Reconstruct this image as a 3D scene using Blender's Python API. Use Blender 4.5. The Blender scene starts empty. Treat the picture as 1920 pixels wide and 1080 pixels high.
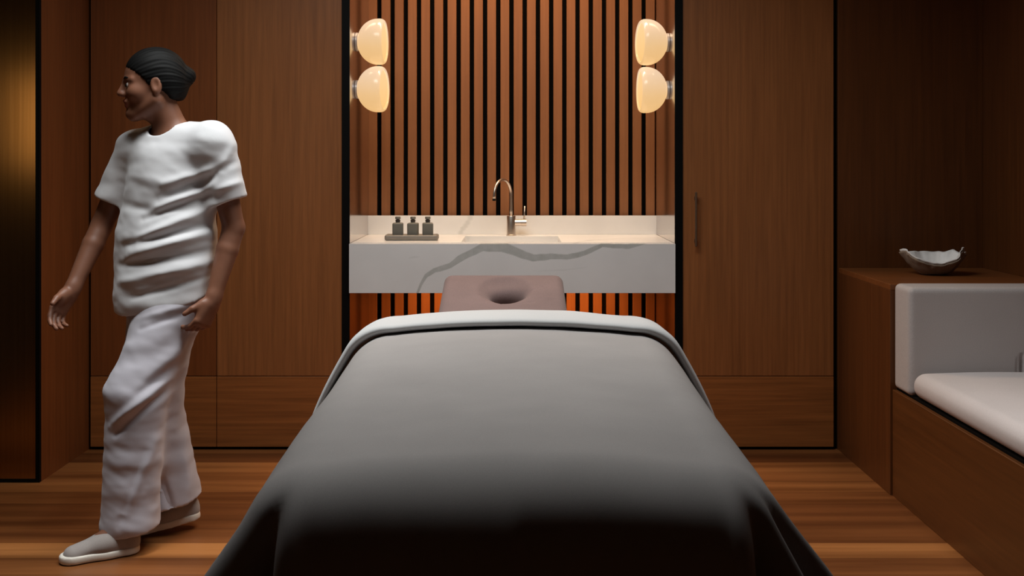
import bpy, bmesh, math, random
import numpy as np
from mathutils import Vector, Matrix, noise

R = math.radians
scene = bpy.context.scene
C = scene.collection

# ------------------------------------------------------------------ camera, world, exposure
FOC = 2000.0                    # focal length in pixels of the 1920 px frame
HZ = 306.0                      # pixel row of the horizon
cam_d = bpy.data.cameras.new('camera')
cam_d.sensor_width = 36.0
cam_d.lens = 36.0 * FOC / 1920.0
cam_d.shift_y = -(540.0 - HZ) / 1920.0
cam_d.clip_start = 0.05
cam = bpy.data.objects.new('camera', cam_d)
C.objects.link(cam)
cam.location = (0, 0, 1.25)
cam.rotation_euler = (R(90), 0, 0)
scene.camera = cam

w = bpy.data.worlds.new('world')
scene.world = w
w.use_nodes = True
w.node_tree.nodes['Background'].inputs[0].default_value = (0.9, 0.85, 0.8, 1)
w.node_tree.nodes['Background'].inputs[1].default_value = 0.01

scene.view_settings.view_transform = 'Standard'
scene.view_settings.look = 'None'
scene.view_settings.gamma = 1.0
scene.view_settings.use_curve_mapping = False
scene.view_settings.exposure = 0.0
scene.cycles.use_denoising = True
scene.cycles.max_bounces = 8
scene.cycles.sample_clamp_indirect = 4.0


def area(name, loc, size, power, color, rot=(0, 0, 0), spread=180.0):
    l = bpy.data.lights.new(name, 'AREA')
    l.shape = 'RECTANGLE'
    l.size, l.size_y = size
    l.energy = power
    l.color = color
    l.spread = R(spread)
    o = bpy.data.objects.new(name, l)
    C.objects.link(o)
    o.location = loc
    o.rotation_euler = rot
    return o


# soft ceiling light over the head half of the treatment table
area('ceiling_light', (-0.25, 3.12, 2.78), (1.8, 0.8), 35, (0.98, 1.0, 0.985), spread=150)
# warm spot strip in the ceiling of the niche
area('niche_light', (0, 4.86, 2.76), (1.2, 0.22), 17.5, (1.0, 0.68, 0.42), spread=120)
# light strip hidden under the marble counter
area('counter_light', (0, 5.10, 0.682), (1.05, 0.08), 6.0, (1.0, 0.38, 0.09))
# added lights with no visible fixture: two fills and a panel glow
area('side_fill_light', (-1.25, 2.95, 2.78), (0.4, 0.4), 4.6, (0.98, 1.0, 0.985), spread=60)  # added fill to brighten the person and the blanket's left side
area('bench_fill_light', (1.55, 2.8, 2.78), (0.4, 0.4), 2.6, (1.0, 0.96, 0.93), spread=60)  # added fill to brighten the seat cushion
area('panel_glow_light', (-2.42, 2.7, 1.47), (0.42, 0.46), 0.30, (1.0, 0.64, 0.30), rot=(R(90), 0, R(-15)), spread=120)  # added unseen source, aimed to give the bronze panel its warm glow


# ------------------------------------------------------------------ materials
def srgb(r, g, b):
    f = lambda c: (c / 255 / 12.92) if c / 255 <= 0.04045 else ((c / 255 + 0.055) / 1.055) ** 2.4
    return (f(r), f(g), f(b), 1)


class NT:
    def __init__(self, name):
        self.m = bpy.data.materials.new(name)
        self.m.use_nodes = True
        self.t = self.m.node_tree
        self.b = self.t.nodes['Principled BSDF']

    def n(self, typ, **kw):
        x = self.t.nodes.new(typ)
        for k, v in kw.items():
            setattr(x, k, v)
        return x

    def l(self, a, b):
        self.t.links.new(a, b)

    def noise(self, scale, vec=None, detail=4, rough=0.55, size=(1, 1, 1), coord='Object'):
        tc = self.n('ShaderNodeTexCoord')
        mp = self.n('ShaderNodeMapping')
        mp.inputs['Scale'].default_value = size
        self.l(tc.outputs[coord], mp.inputs[0])
        x = self.n('ShaderNodeTexNoise')
        x.inputs['Scale'].default_value = scale
        x.inputs['Detail'].default_value = detail
        x.inputs['Roughness'].default_value = rough
        self.l(mp.outputs[0], x.inputs['Vector'])
        return x.outputs[0]

    def ramp(self, fac, stops):
        r = self.n('ShaderNodeValToRGB')
        e = r.color_ramp.elements
        while len(e) < len(stops):
            e.new(0.5)
        for i, (p, c) in enumerate(stops):
            e[i].position = p
            e[i].color = c
        self.l(fac, r.inputs[0])
        return r.outputs[0]

    def mul(self, a, b, fac=1.0, mode='MULTIPLY'):
        x = self.n('ShaderNodeMix', data_type='RGBA', blend_type=mode)
        x.inputs[0].default_value = fac
        self.l(a, x.inputs[6])
        self.l(b, x.inputs[7])
        return x.outputs[2]

    def bump(self, h, strength, dist=0.002):
        x = self.n('ShaderNodeBump')
        x.inputs['Strength'].default_value = strength
        x.inputs['Distance'].default_value = dist
        self.l(h, x.inputs['Height'])
        self.l(x.outputs[0], self.b.inputs['Normal'])

    def set(self, **kw):
        for k, v in kw.items():
            self.b.inputs[k.replace('_', ' ')].default_value = v
        return self


def sc(c, f):
    return (c[0] * f, c[1] * f, c[2] * f, 1)


def wood(name, col, axis='z', rough=0.42, var=0.22, fine=1.0):
    t = NT(name)
    st = {'z': (1, 1, 0.03), 'x': (0.03, 1, 1), 'y': (1, 0.03, 1)}[axis]
    st2 = {'z': (1, 1, 0.12), 'x': (0.12, 1, 1), 'y': (1, 0.12, 1)}[axis]
    g1 = t.noise(60 * fine, detail=5, rough=0.7, size=st)
    g2 = t.noise(9, detail=3, size=st2)
    c1 = t.ramp(g1, [(0.3, sc(col, 1 - var)), (0.7, sc(col, 1 + var))])
    c2 = t.ramp(g2, [(0.3, (0.86, 0.84, 0.82, 1)), (0.7, (1, 1, 1, 1))])
    t.l(t.mul(c1, c2), t.b.inputs['Base Color'])
    t.bump(g1, 0.15, 0.0008)
    t.set(Roughness=rough)
    return t.m


def plain(name, col, rough=0.5, metal=0.0, **kw):
    t = NT(name)
    n_ = t.noise(25, detail=3)
    t.l(t.ramp(n_, [(0.3, sc(col, 0.94)), (0.7, sc(col, 1.05))]), t.b.inputs['Base Color'])
    t.set(Roughness=rough, Metallic=metal, **kw)
    return t.m


def fabric(name, col, scale=900, var=0.1, sheen=0.15, patch=0.05, rough=0.9):
    t = NT(name)
    a = t.noise(scale, detail=2)
    b_ = t.noise(5, detail=3)
    c1 = t.ramp(a, [(0.3, sc(col, 1 - var)), (0.7, sc(col, 1 + var))])
    c2 = t.ramp(b_, [(0.3, (1 - patch,) * 3 + (1,)), (0.7, (1, 1, 1, 1))])
    t.l(t.mul(c1, c2), t.b.inputs['Base Color'])
    t.bump(a, 0.12, 0.0008)
    t.set(Roughness=rough)
    t.b.inputs['Sheen Weight'].default_value = sheen
    return t.m


M = {}
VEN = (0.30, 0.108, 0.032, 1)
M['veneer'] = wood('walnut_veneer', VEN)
M['veneer_dark'] = wood('reddish_walnut_veneer', (0.20, 0.058, 0.014, 1))
M['veneer_h'] = wood('walnut_veneer_horizontal', (0.31, 0.106, 0.027, 1), 'x', var=0.28)
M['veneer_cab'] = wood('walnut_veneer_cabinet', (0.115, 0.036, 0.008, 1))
M['veneer_top'] = wood('walnut_veneer_top', (0.19, 0.062, 0.015, 1), 'x')
M['veneer_bench'] = wood('walnut_veneer_bench', (0.118, 0.040, 0.009, 1), 'y')
M['slat'] = wood('oiled_wood_slat', (0.29, 0.118, 0.046, 1), rough=0.4, var=0.12)
M['black'] = plain('black_metal', (0.004, 0.004, 0.004, 1), 0.5)
M['void'] = plain('matt_black', (0.003, 0.0025, 0.002, 1), 0.9)
for k_ in ('black', 'void'):
    M[k_].node_tree.nodes['Principled BSDF'].inputs['Specular IOR Level'].default_value = 0.1
M['plaster'] = plain('dark_brown_plaster', (0.02, 0.012, 0.008, 1), 0.9)
M['white_ceiling'] = plain('ceiling_paint', (0.25, 0.2, 0.17, 1), 0.9)
M['steel'] = plain('brushed_steel', (0.60, 0.53, 0.47, 1), 0.33, 1.0)
M['bronze_dark'] = plain('dark_bronze', (0.13, 0.075, 0.045, 1), 0.5, 0.3)

t = NT('lacquered_side_wood')
g = t.noise(60, detail=5, rough=0.7, size=(1, 1, 0.03))
t.l(t.ramp(g, [(0.3, (0.06, 0.020, 0.008, 1)), (0.7, (0.10, 0.034, 0.012, 1))]), t.b.inputs['Base Color'])
t.set(Roughness=0.2, IOR=1.7)
t.b.inputs['Coat Weight'].default_value = 1.0
t.b.inputs['Coat Roughness'].default_value = 0.11
t.b.inputs['Coat IOR'].default_value = 2.0
M['lacquer'] = t.m

t = NT('brushed_bronze')
g = t.noise(90, detail=4, size=(1, 1, 0.01))
t.l(t.ramp(g, [(0.3, (0.36, 0.21, 0.085, 1)), (0.7, (0.46, 0.28, 0.12, 1))]), t.b.inputs['Base Color'])
t.set(Roughness=0.23, Metallic=1.0)
M['bronze'] = t.m

t = NT('floor_planks')
tc = t.n('ShaderNodeTexCoord')
sp = t.n('ShaderNodeSeparateXYZ')
t.l(tc.outputs['Object'], sp.inputs[0])
mth = t.n('ShaderNodeMath', operation='DIVIDE')
t.l(sp.outputs[1], mth.inputs[0]); mth.inputs[1].default_value = 0.135
fl = t.n('ShaderNodeMath', operation='FLOOR')
t.l(mth.outputs[0], fl.inputs[0])
wn = t.n('ShaderNodeTexWhiteNoise', noise_dimensions='1D')
t.l(fl.outputs[0], wn.inputs['W'])
fr = t.n('ShaderNodeMath', operation='FRACT')
t.l(mth.outputs[0], fr.inputs[0])
seam = t.ramp(fr.outputs[0], [(0.0, (0.3, 0.3, 0.3, 1)), (0.025, (1, 1, 1, 1))])
g1 = t.noise(9, detail=3, rough=0.5, size=(0.06, 1, 1))
g2 = t.noise(70, detail=4, rough=0.7, size=(0.03, 1, 1))
base = t.ramp(wn.outputs[0], [(0.0, (0.12, 0.037, 0.010, 1)), (0.45, (0.22, 0.078, 0.022, 1)), (1.0, (0.45, 0.188, 0.057, 1))])
st1 = t.ramp(g1, [(0.36, (0.55, 0.49, 0.43, 1)), (0.60, (1.08, 1.08, 1.08, 1))])
st2 = t.ramp(g2, [(0.3, (0.88, 0.86, 0.84, 1)), (0.7, (1.05, 1.05, 1.05, 1))])
t.l(t.mul(t.mul(t.mul(base, st1), st2), seam), t.b.inputs['Base Color'])
t.set(Roughness=0.38)
M['floor'] = t.m

t = NT('veined_marble')
at = t.n('ShaderNodeAttribute', attribute_name='vein')
soft = t.noise(3.5, detail=5)
cl = t.ramp(soft, [(0.35, (0.80, 0.80, 0.79, 1)), (0.65, (0.86, 0.86, 0.85, 1))])
vc = t.ramp(t.noise(30, detail=4), [(0.3, (0.50, 0.515, 0.49, 1)), (0.7, (0.59, 0.60, 0.58, 1))])
mx = t.n('ShaderNodeMix', data_type='RGBA')
t.l(at.outputs['Fac'], mx.inputs[0]); t.l(cl, mx.inputs[6]); t.l(vc, mx.inputs[7])
t.l(mx.outputs[2], t.b.inputs['Base Color'])
t.set(Roughness=0.22)
M['marble'] = t.m

M['blanket'] = fabric('charcoal_grey_blanket', (0.350, 0.328, 0.320, 1), sheen=0.0, patch=0.08)
M['sheet'] = fabric('pale_grey_sheet', (0.58, 0.58, 0.58, 1), sheen=0.0)
M['mattress'] = fabric('mattress_vinyl', (0.3, 0.28, 0.27, 1))
M['suede'] = fabric('mauve_suede', (0.215, 0.14, 0.13, 1), scale=300, patch=0.18, sheen=0.1)
M['linen'] = fabric('grey_linen', (0.50, 0.46, 0.45, 1), scale=500, var=0.16)
M['linen_light'] = fabric('pale_linen', (0.62, 0.57, 0.56, 1), scale=500, var=0.1)
M['shirt'] = fabric('white_cotton', (0.68, 0.68, 0.70, 1), scale=700, var=0.04, patch=0.03)
M['pants'] = fabric('off_white_cotton', (0.50, 0.48, 0.53, 1), scale=700, var=0.04, patch=0.03)
M['shoe'] = fabric('canvas_shoe', (0.34, 0.30, 0.28, 1), scale=700)
M['rubber'] = plain('white_rubber', (0.75, 0.70, 0.62, 1), 0.6)
M['hair'] = wood('black_hair', (0.006, 0.006, 0.006, 1), 'x', 0.6)
M['hair'].node_tree.nodes['Principled BSDF'].inputs['Specular IOR Level'].default_value = 0.12
M['stone'] = plain('grey_green_stone', (0.135, 0.13, 0.11, 1), 0.55)
M['tray'] = plain('taupe_stone', (0.20, 0.18, 0.155, 1), 0.5)
M['cap'] = plain('dark_bottle_cap', (0.05, 0.04, 0.033, 1), 0.35)
M['disc'] = plain('pale_metal_disc', (0.55, 0.52, 0.52, 1), 0.4, 0.3)
M['ceramic'] = plain('white_ceramic', (0.85, 0.84, 0.83, 1), 0.45)
M['ceramic_shade'] = plain('shade_brown_ceramic', (0.26, 0.19, 0.14, 1), 0.8)  # brown puts shade and wood reflection into the bowl's outer colour
M['eye'] = plain('eye_white', (0.36, 0.32, 0.30, 1), 0.3)

t = NT('skin')
at = t.n('ShaderNodeAttribute', attribute_name='lip')
s1 = t.ramp(t.noise(18, detail=4), [(0.3, (0.20, 0.080, 0.045, 1)), (0.7, (0.24, 0.10, 0.056, 1))])
s2 = t.ramp(t.noise(40), [(0.3, (0.25, 0.07, 0.055, 1)), (0.7, (0.28, 0.085, 0.065, 1))])
mx = t.n('ShaderNodeMix', data_type='RGBA')
t.l(at.outputs['Fac'], mx.inputs[0]); t.l(s1, mx.inputs[6]); t.l(s2, mx.inputs[7])
t.l(mx.outputs[2], t.b.inputs['Base Color'])
t.set(Roughness=0.5)
t.b.inputs['Subsurface Weight'].default_value = 0.0
M['skin'] = t.m


def glow(name, stops, strength):
    t = NT(name)
    tc = t.n('ShaderNodeTexCoord')
    sp = t.n('ShaderNodeSeparateXYZ')
    t.l(tc.outputs['Generated'], sp.inputs[0])
    col = t.ramp(sp.outputs[2], stops)
    t.l(col, t.b.inputs['Emission Color'])
    t.b.inputs['Emission Strength'].default_value = strength
    t.set(Base_Color=(0.16, 0.13, 0.10, 1), Roughness=0.2)
    return t.m


M['opal'] = glow('lit_opal_glass', [(0.0, (1.0, 0.60, 0.24, 1)), (0.35, (1.0, 0.63, 0.29, 1)), (0.85, (1.0, 0.71, 0.47, 1))], 0.80)
M['lens'] = glow('lit_opal_lens', [(0.0, (1.0, 0.60, 0.22, 1)), (1.0, (1.0, 0.66, 0.33, 1))], 0.88)


# ------------------------------------------------------------------ object helpers
def link(name, me, mat, parent=None):
    o = bpy.data.objects.new(name, me)
    C.objects.link(o)
    if mat is not None and len(me.materials) == 0:
        me.materials.append(mat)
    if parent is not None:
        o.parent = parent
    return o


def tag(o, label, cat, group=None, kind=None):
    o['label'] = label
    o['category'] = cat
    if group: o['group'] = group
    if kind: o['kind'] = kind
    return o


def thing(name, label, cat, loc=(0, 0, 0), rotz=0, group=None):
    o = bpy.data.objects.new(name, None)
    o.empty_display_size = 0.05
    C.objects.link(o)
    o.location = loc
    o.rotation_euler = (0, 0, rotz)
    return tag(o, label, cat, group)


def mesh_of(bm, name, smooth=False):
    me = bpy.data.meshes.new(name)
    bmesh.ops.recalc_face_normals(bm, faces=bm.faces)
    bm.to_mesh(me)
    bm.free()
    for p in me.polygons: p.use_smooth = smooth
    return me


def add_box(bm, lo, hi, bev=0.0, seg=2):
    r = bmesh.ops.create_cube(bm, size=1.0)
    vs = r['verts']
    for v in vs:
        v.co = Vector([lo[i] + (v.co[i] + 0.5) * (hi[i] - lo[i]) for i in range(3)])
    if bev > 0:
        es = list({e for v in vs for e in v.link_edges})
        bmesh.ops.bevel(bm, geom=es, offset=bev, segments=seg, affect='EDGES', profile=0.5)


def box(name, lo, hi, mat, parent=None, bev=0.0, seg=2, smooth=False):
    bm = bmesh.new()
    add_box(bm, lo, hi, bev, seg)
    return link(name, mesh_of(bm, name, smooth), mat, parent)


def lathe_bm(profile, n=48, axis='z', bm=None, off=(0, 0, 0)):
    """profile: list of (radius, height) -> surface of revolution."""
    bm = bm or bmesh.new()
    rings = []
    for r, h in profile:
        ring = []
        for i in range(n):
            a = 2 * math.pi * i / n
            p = (r * math.cos(a), r * math.sin(a), h)
            if axis == 'x': p = (h, r * math.cos(a), r * math.sin(a))
            if axis == 'y': p = (r * math.cos(a), h, r * math.sin(a))
            ring.append(bm.verts.new(Vector(p) + Vector(off)))
        rings.append(ring)
    for a, b in zip(rings, rings[1:]):
        for i in range(n):
            bm.faces.new((a[i], a[(i + 1) % n], b[(i + 1) % n], b[i]))
    bm.faces.new(rings[0]); bm.faces.new(rings[-1])
    return bm


def lathe(name, profile, mat, parent=None, n=48, axis='z', off=(0, 0, 0), smooth=True):
    o = link(name, mesh_of(lathe_bm(profile, n, axis, off=off), name, smooth), mat, parent)
    if smooth:
        o.data.set_sharp_from_angle(angle=R(40))
    return o


def tube_bm(pts, rad, n=16, bm=None):
    bm = bm or bmesh.new()
    pts = [Vector(p) for p in pts]
    rings = []
    up = Vector((0.013, 0.021, 1)).normalized()
    prev = None
    for i, p in enumerate(pts):
        d = (pts[min(i + 1, len(pts) - 1)] - pts[max(i - 1, 0)]).normalized()
        if prev is None:
            a = d.orthogonal().normalized()
        else:
            a = (prev - d * prev.dot(d)).normalized()
        prev = a
        b = d.cross(a)
        r = rad[i] if hasattr(rad, '__len__') else rad
        rings.append([bm.verts.new(p + (a * math.cos(2 * math.pi * k / n) + b * math.sin(2 * math.pi * k / n)) * r) for k in range(n)])
    for A, B in zip(rings, rings[1:]):
        for k in range(n):
            bm.faces.new((A[k], A[(k + 1) % n], B[(k + 1) % n], B[k]))
    bm.faces.new(rings[0]); bm.faces.new(rings[-1])
    return bm


# ------------------------------------------------------------------ implicit surfaces (for cushions, body, clothes)
V3 = lambda *a: np.array(a, dtype=np.float32)


class Field:
    def __init__(self, lo, hi, h):
        self.lo = np.array(lo, float); self.h = h
        self.n = np.ceil((np.array(hi) - self.lo) / h).astype(int) + 1
        self.F = np.full(self.n, 1.0, np.float32)

    def sub(self, lo, hi):
        a = np.clip(np.floor((np.array(lo) - self.lo) / self.h).astype(int), 0, self.n)
        b = np.clip(np.ceil((np.array(hi) - self.lo) / self.h).astype(int) + 1, 0, self.n)
        X = [(self.lo[i] + self.h * np.arange(a[i], b[i])).astype(np.float32).reshape([-1 if j == i else 1 for j in range(3)]) for i in range(3)]
        return tuple(slice(a[i], b[i]) for i in range(3)), X

    def _apply(self, sl, d, k, op):
        F = self.F[sl]
        if op == 'sub': d = -d; F = -F; d, F = F, d   # max(F,-d) = -min(-F,d)
        if op == 'add':
            if k > 0:
                hh = np.maximum(k - np.abs(F - d), 0) / k
                self.F[sl] = np.minimum(F, d) - hh * hh * k * 0.25
            else:
                self.F[sl] = np.minimum(F, d)
        else:
            A, B = d, -F      # A = -F_old, B = d_prim
            if k > 0:
                hh = np.maximum(k - np.abs(A - B), 0) / k
                self.F[sl] = -(np.minimum(A, B) - hh * hh * k * 0.25)
            else:
                self.F[sl] = -np.minimum(A, B)

    def cone(self, a, b, ra, rb, k=0.02, op='add', squash=None):
        """tapered capsule; squash=(axis, factor): thinner along that axis."""
        a = np.array(a, np.float32); b = np.array(b, np.float32)
        pad = max(ra, rb) + k + 0.03
        sl, (X, Y, Z) = self.sub(np.minimum(a, b) - pad, np.maximum(a, b) + pad)
        if self.F[sl].size == 0: return
        ba = b - a
        px, py, pz = X - a[0], Y - a[1], Z - a[2]
        t_ = np.clip((px * ba[0] + py * ba[1] + pz * ba[2]) / max(float(ba @ ba), 1e-9), 0, 1)
        qx, qy, qz = px - t_ * ba[0], py - t_ * ba[1], pz - t_ * ba[2]
        if squash is not None:
            ax, s = squash
            m = qx * ax[0] + qy * ax[1] + qz * ax[2]
            e = (1 / s - 1)
            qx = qx + m * e * ax[0]; qy = qy + m * e * ax[1]; qz = qz + m * e * ax[2]
            l_ = np.sqrt(qx * qx + qy * qy + qz * qz)
            d = l_ - (ra + t_ * (rb - ra))
            d = d * (0.5 + 0.5 * s)
        else:
            d = np.sqrt(qx * qx + qy * qy + qz * qz) - (ra + t_ * (rb - ra))
        self._apply(sl, d.astype(np.float32), k, op)

    def ell(self, c, r, axes=None, k=0.02, op='add'):
        c = np.array(c, np.float32)
        pad = max(r) + k + 0.02
        sl, (X, Y, Z) = self.sub(c - pad, c + pad)
        if self.F[sl].size == 0: return
        px, py, pz = X - c[0], Y - c[1], Z - c[2]
        if axes is None: axes = np.eye(3)
        q = [(px * a_[0] + py * a_[1] + pz * a_[2]) for a_ in axes]
        k0 = np.sqrt(sum((q[i] / r[i]) ** 2 for i in range(3)))
        k1 = np.sqrt(sum((q[i] / (r[i] * r[i])) ** 2 for i in range(3))) + 1e-6
        self._apply(sl, (k0 * (k0 - 1) / k1).astype(np.float32), k, op)

    def rbox(self, c, half, rad, axes=None, k=0.0, op='add'):
        c = np.array(c, np.float32)
        pad = float(np.linalg.norm(half)) + 0.02
        sl, (X, Y, Z) = self.sub(c - pad, c + pad)
        px, py, pz = X - c[0], Y - c[1], Z - c[2]
        if axes is None: axes = np.eye(3)
        q = [np.abs(px * a_[0] + py * a_[1] + pz * a_[2]) - (half[i] - rad) for i, a_ in enumerate(axes)]
        out = np.sqrt(sum(np.maximum(v, 0) ** 2 for v in q))
        ins = np.minimum(np.maximum(np.maximum(q[0], q[1]), q[2]), 0)
        self._apply(sl, (out + ins - rad).astype(np.float32), k, op)

    def plane(self, p, nrm):
        """keep the side the normal points away from"""
        p = np.array(p, np.float32); nrm = np.array(nrm, np.float32); nrm /= np.linalg.norm(nrm)
        sl, (X, Y, Z) = self.sub(self.lo, self.lo + self.n * self.h)
        d = (X - p[0]) * nrm[0] + (Y - p[1]) * nrm[1] + (Z - p[2]) * nrm[2]
        self.F = np.maximum(self.F, d.astype(np.float32))

    def shell(self, t_):
        self.F = np.maximum(self.F, -(self.F + t_))

    def verts_faces(self):
        F = self.F
        F[0], F[-1], F[:, 0], F[:, -1], F[:, :, 0], F[:, :, -1] = (np.maximum(F[0], 1e-3), np.maximum(F[-1], 1e-3), np.maximum(F[:, 0], 1e-3),
                                                                     np.maximum(F[:, -1], 1e-3), np.maximum(F[:, :, 0], 1e-3), np.maximum(F[:, :, -1], 1e-3))
        S = F < 0
        cnt = np.zeros([n - 1 for n in F.shape], np.int8)
        for i in (0, 1):
            for j in (0, 1):
                for k in (0, 1):
                    cnt += S[i:S.shape[0] - 1 + i, j:S.shape[1] - 1 + j, k:S.shape[2] - 1 + k]
        act = np.argwhere((cnt > 0) & (cnt < 8))
        idx = np.full(cnt.shape, -1, np.int32)
        idx[act[:, 0], act[:, 1], act[:, 2]] = np.arange(len(act))
        P = np.zeros((len(act), 3)); N = np.zeros(len(act))
        corners = [(i, j, k) for i in (0, 1) for j in (0, 1) for k in (0, 1)]
        vals = {c: F[act[:, 0] + c[0], act[:, 1] + c[1], act[:, 2] + c[2]] for c in corners}
        for c in corners:
            for ax in range(3):
                if c[ax] == 0:
                    c2 = list(c); c2[ax] = 1; c2 = tuple(c2)
                    a, b = vals[c], vals[c2]
                    m = (a < 0) != (b < 0)
                    t_ = np.where(m, a / np.where(m, a - b, 1), 0)
                    for q in range(3):
                        P[:, q] += m * (c[q] + (t_ if q == ax else 0))
                    N += m
        P = P / N[:, None] + act
        P = self.lo + P * self.h
        faces = []
        for ax in range(3):
            u, v = (ax + 1) % 3, (ax + 2) % 3
            sl0 = [slice(None)] * 3; sl1 = [slice(None)] * 3
            sl0[ax] = slice(0, -1); sl1[ax] = slice(1, None)
            A, B = S[tuple(sl0)], S[tuple(sl1)]
            e = np.argwhere(A != B)
            e = e[(e[:, u] > 0) & (e[:, v] > 0) & (e[:, u] < S.shape[u] - 1) & (e[:, v] < S.shape[v] - 1)]
            flip = A[e[:, 0], e[:, 1], e[:, 2]]
            q = []
            for du, dv in ((1, 1), (0, 1), (0, 0), (1, 0)):
                w_ = e.copy(); w_[:, u] -= du; w_[:, v] -= dv
                q.append(idx[w_[:, 0], w_[:, 1], w_[:, 2]])
            q = np.stack(q, 1)
            q = np.where(flip[:, None], q, q[:, ::-1])
            faces.append(q)
        return P, np.concatenate(faces)

    def mesh(self, name, relax=1, deform=None):
        P, Q = self.verts_faces()
        # light relaxation against voxel stepping
        for _ in range(relax):
            acc = np.zeros_like(P); n_ = np.zeros(len(P))
            for a, b in ((0, 1), (1, 2), (2, 3), (3, 0)):
                np.add.at(acc, Q[:, a], P[Q[:, b]]); np.add.at(acc, Q[:, b], P[Q[:, a]])
                np.add.at(n_, Q[:, a], 1); np.add.at(n_, Q[:, b], 1)
            P = 0.5 * P + 0.5 * acc / np.maximum(n_, 1)[:, None]
        if deform is not None:
            nr = np.cross(P[Q[:, 2]] - P[Q[:, 0]], P[Q[:, 3]] - P[Q[:, 1]])
            VN = np.zeros_like(P)
            for a in range(4): np.add.at(VN, Q[:, a], nr)
            VN /= np.linalg.norm(VN, axis=1)[:, None] + 1e-12
            P = deform(P, VN)
        me = bpy.data.meshes.new(name)
        me.vertices.add(len(P)); me.vertices.foreach_set('co', P.astype(np.float32).ravel())
        me.loops.add(Q.size); me.loops.foreach_set('vertex_index', Q.astype(np.int32).ravel())
        me.polygons.add(len(Q))
        me.polygons.foreach_set('loop_start', (np.arange(len(Q)) * 4).astype(np.int32))
        me.polygons.foreach_set('use_smooth', np.ones(len(Q), bool))
        me.update(calc_edges=True)
        me.validate()
        return me


def folds(lines, frontal=False):
    """wrinkles: (point a, point b, width, height) ridges (or creases) running from a to b."""
    L = [(np.array(a, float), np.array(b, float), w_, h_) for a, b, w_, h_ in lines]

    def f(P, N):
        D = np.zeros(len(P))
        front = np.clip(0.35 - N[:, 1] * 1.2, 0, 1)
        for a, b, w_, h_ in L:
            ba = b - a
            t_ = np.clip(((P - a) @ ba) / (ba @ ba), 0, 1)
            e = P - (a + t_[:, None] * ba)
            d = np.sqrt(e[:, 0] ** 2 + e[:, 2] ** 2 + ((0.12 if frontal else 1.0) * e[:, 1]) ** 2)
            fade = np.sin(np.pi * np.clip(0.12 + 0.76 * t_, 0, 1))
            D += h_ * np.exp(-(d / w_) ** 2) * fade * (front if frontal else 1.0)
        return P + N * D[:, None]
    return f


# ------------------------------------------------------------------ setting
def struct(name, lo, hi, mat, parent=None, bev=0.0):
    o = box(name, lo, hi, mat, parent, bev)
    if parent is None: o['kind'] = 'structure'
    return o


YB = 4.65     # face of the back wall
YN = 5.277    # face of the slats in the niche
XL, XR = -1.849, 2.053
YP = 4.19     # face of the bronze panel
CEIL = 2.8
struct('floor', (-2.7, -1.6, -0.05), (2.15, 5.5, 0.0), M['floor'])
struct('ceiling', (-2.7, -1.6, CEIL), (2.15, 5.5, CEIL + 0.05), M['white_ceiling'])
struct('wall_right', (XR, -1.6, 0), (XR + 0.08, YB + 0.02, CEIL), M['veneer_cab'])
struct('wall_left', (-2.7, -1.6, 0), (-2.6, YP, CEIL), M['plaster'])
struct('wall_rear', (-2.6, -1.6, 0), (XR, -1.5, CEIL), M['plaster'])

wb = struct('wall_back', (-1.86, YB + 0.022, 0), (-0.742, YB + 0.10, CEIL), M['void'])
for (x0, x1, mu) in ((-1.837, -1.289, M['veneer_dark']), (-1.286, -0.742, M['veneer'])):
    box('veneer_panel', (x0, YB, 0.323), (x1, YB + 0.022, CEIL), mu, wb, 0.001, 1)
    box('base_panel', (x0, YB - 0.002, 0.014), (x1, YB + 0.022, 0.320), M['veneer_h'], wb, 0.001, 1)
wc = struct('wall_back_right', (0.742, YB + 0.022, 0), (XR, YB + 0.10, CEIL), M['void'])
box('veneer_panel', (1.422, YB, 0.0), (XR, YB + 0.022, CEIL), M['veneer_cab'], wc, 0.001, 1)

d1 = thing('door_1', 'walnut veneer door right of the niche with slim vertical pull', 'door', (1.07, YB, 0))
d1['kind'] = 'structure'
def dbox(name, lo, hi, mat, bev=0.001):
    return box(name, tuple(Vector(lo) - d1.location), tuple(Vector(hi) - d1.location), mat, d1, bev, 1)
dbox('door_panel', (0.744, YB, 0.323), (1.402, YB + 0.022, CEIL), M['veneer'])
dbox('base_panel', (0.744, YB - 0.002, 0.014), (1.402, YB + 0.022, 0.320), M['veneer_h'])
hb = bmesh.new()
add_box(hb, (0.794, YB - 0.028, 0.888), (0.803, YB - 0.018, 1.125), 0.002, 1)
add_box(hb, (0.794, YB - 0.020, 0.905), (0.804, YB, 0.92), 0.001, 1)
add_box(hb, (0.794, YB - 0.020, 1.09), (0.804, YB, 1.105), 0.001, 1)
bmesh.ops.translate(hb, verts=hb.verts, vec=-d1.location)
h_ = link('door_handle', mesh_of(hb, 'door_handle'), M['bronze_dark'], d1)
h_['label'] = 'slim dark bronze pull handle'

wp = struct('wall_return', (-1.93, YP, 0), (XL, YB + 0.1, CEIL), M['veneer_dark'])

# bronze panel at the left with its black edge frame
bp = thing('bronze_panel', 'tall brushed bronze metal panel in black frame left of the walking person', 'wall panel', (-2.2, YP, 0))
box('metal_sheet', (-0.4, -0.012, 0.012), (0.335, 0, CEIL - 0.001), M['bronze'], bp)
fb = bmesh.new()
add_box(fb, (0.335, -0.016, 0.001), (0.351, 0, CEIL - 0.001))
add_box(fb, (-0.4, -0.016, 0.001), (0.335, 0, 0.013))
link('edge_frame', mesh_of(fb, 'edge_frame'), M['black'], bp)

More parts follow.
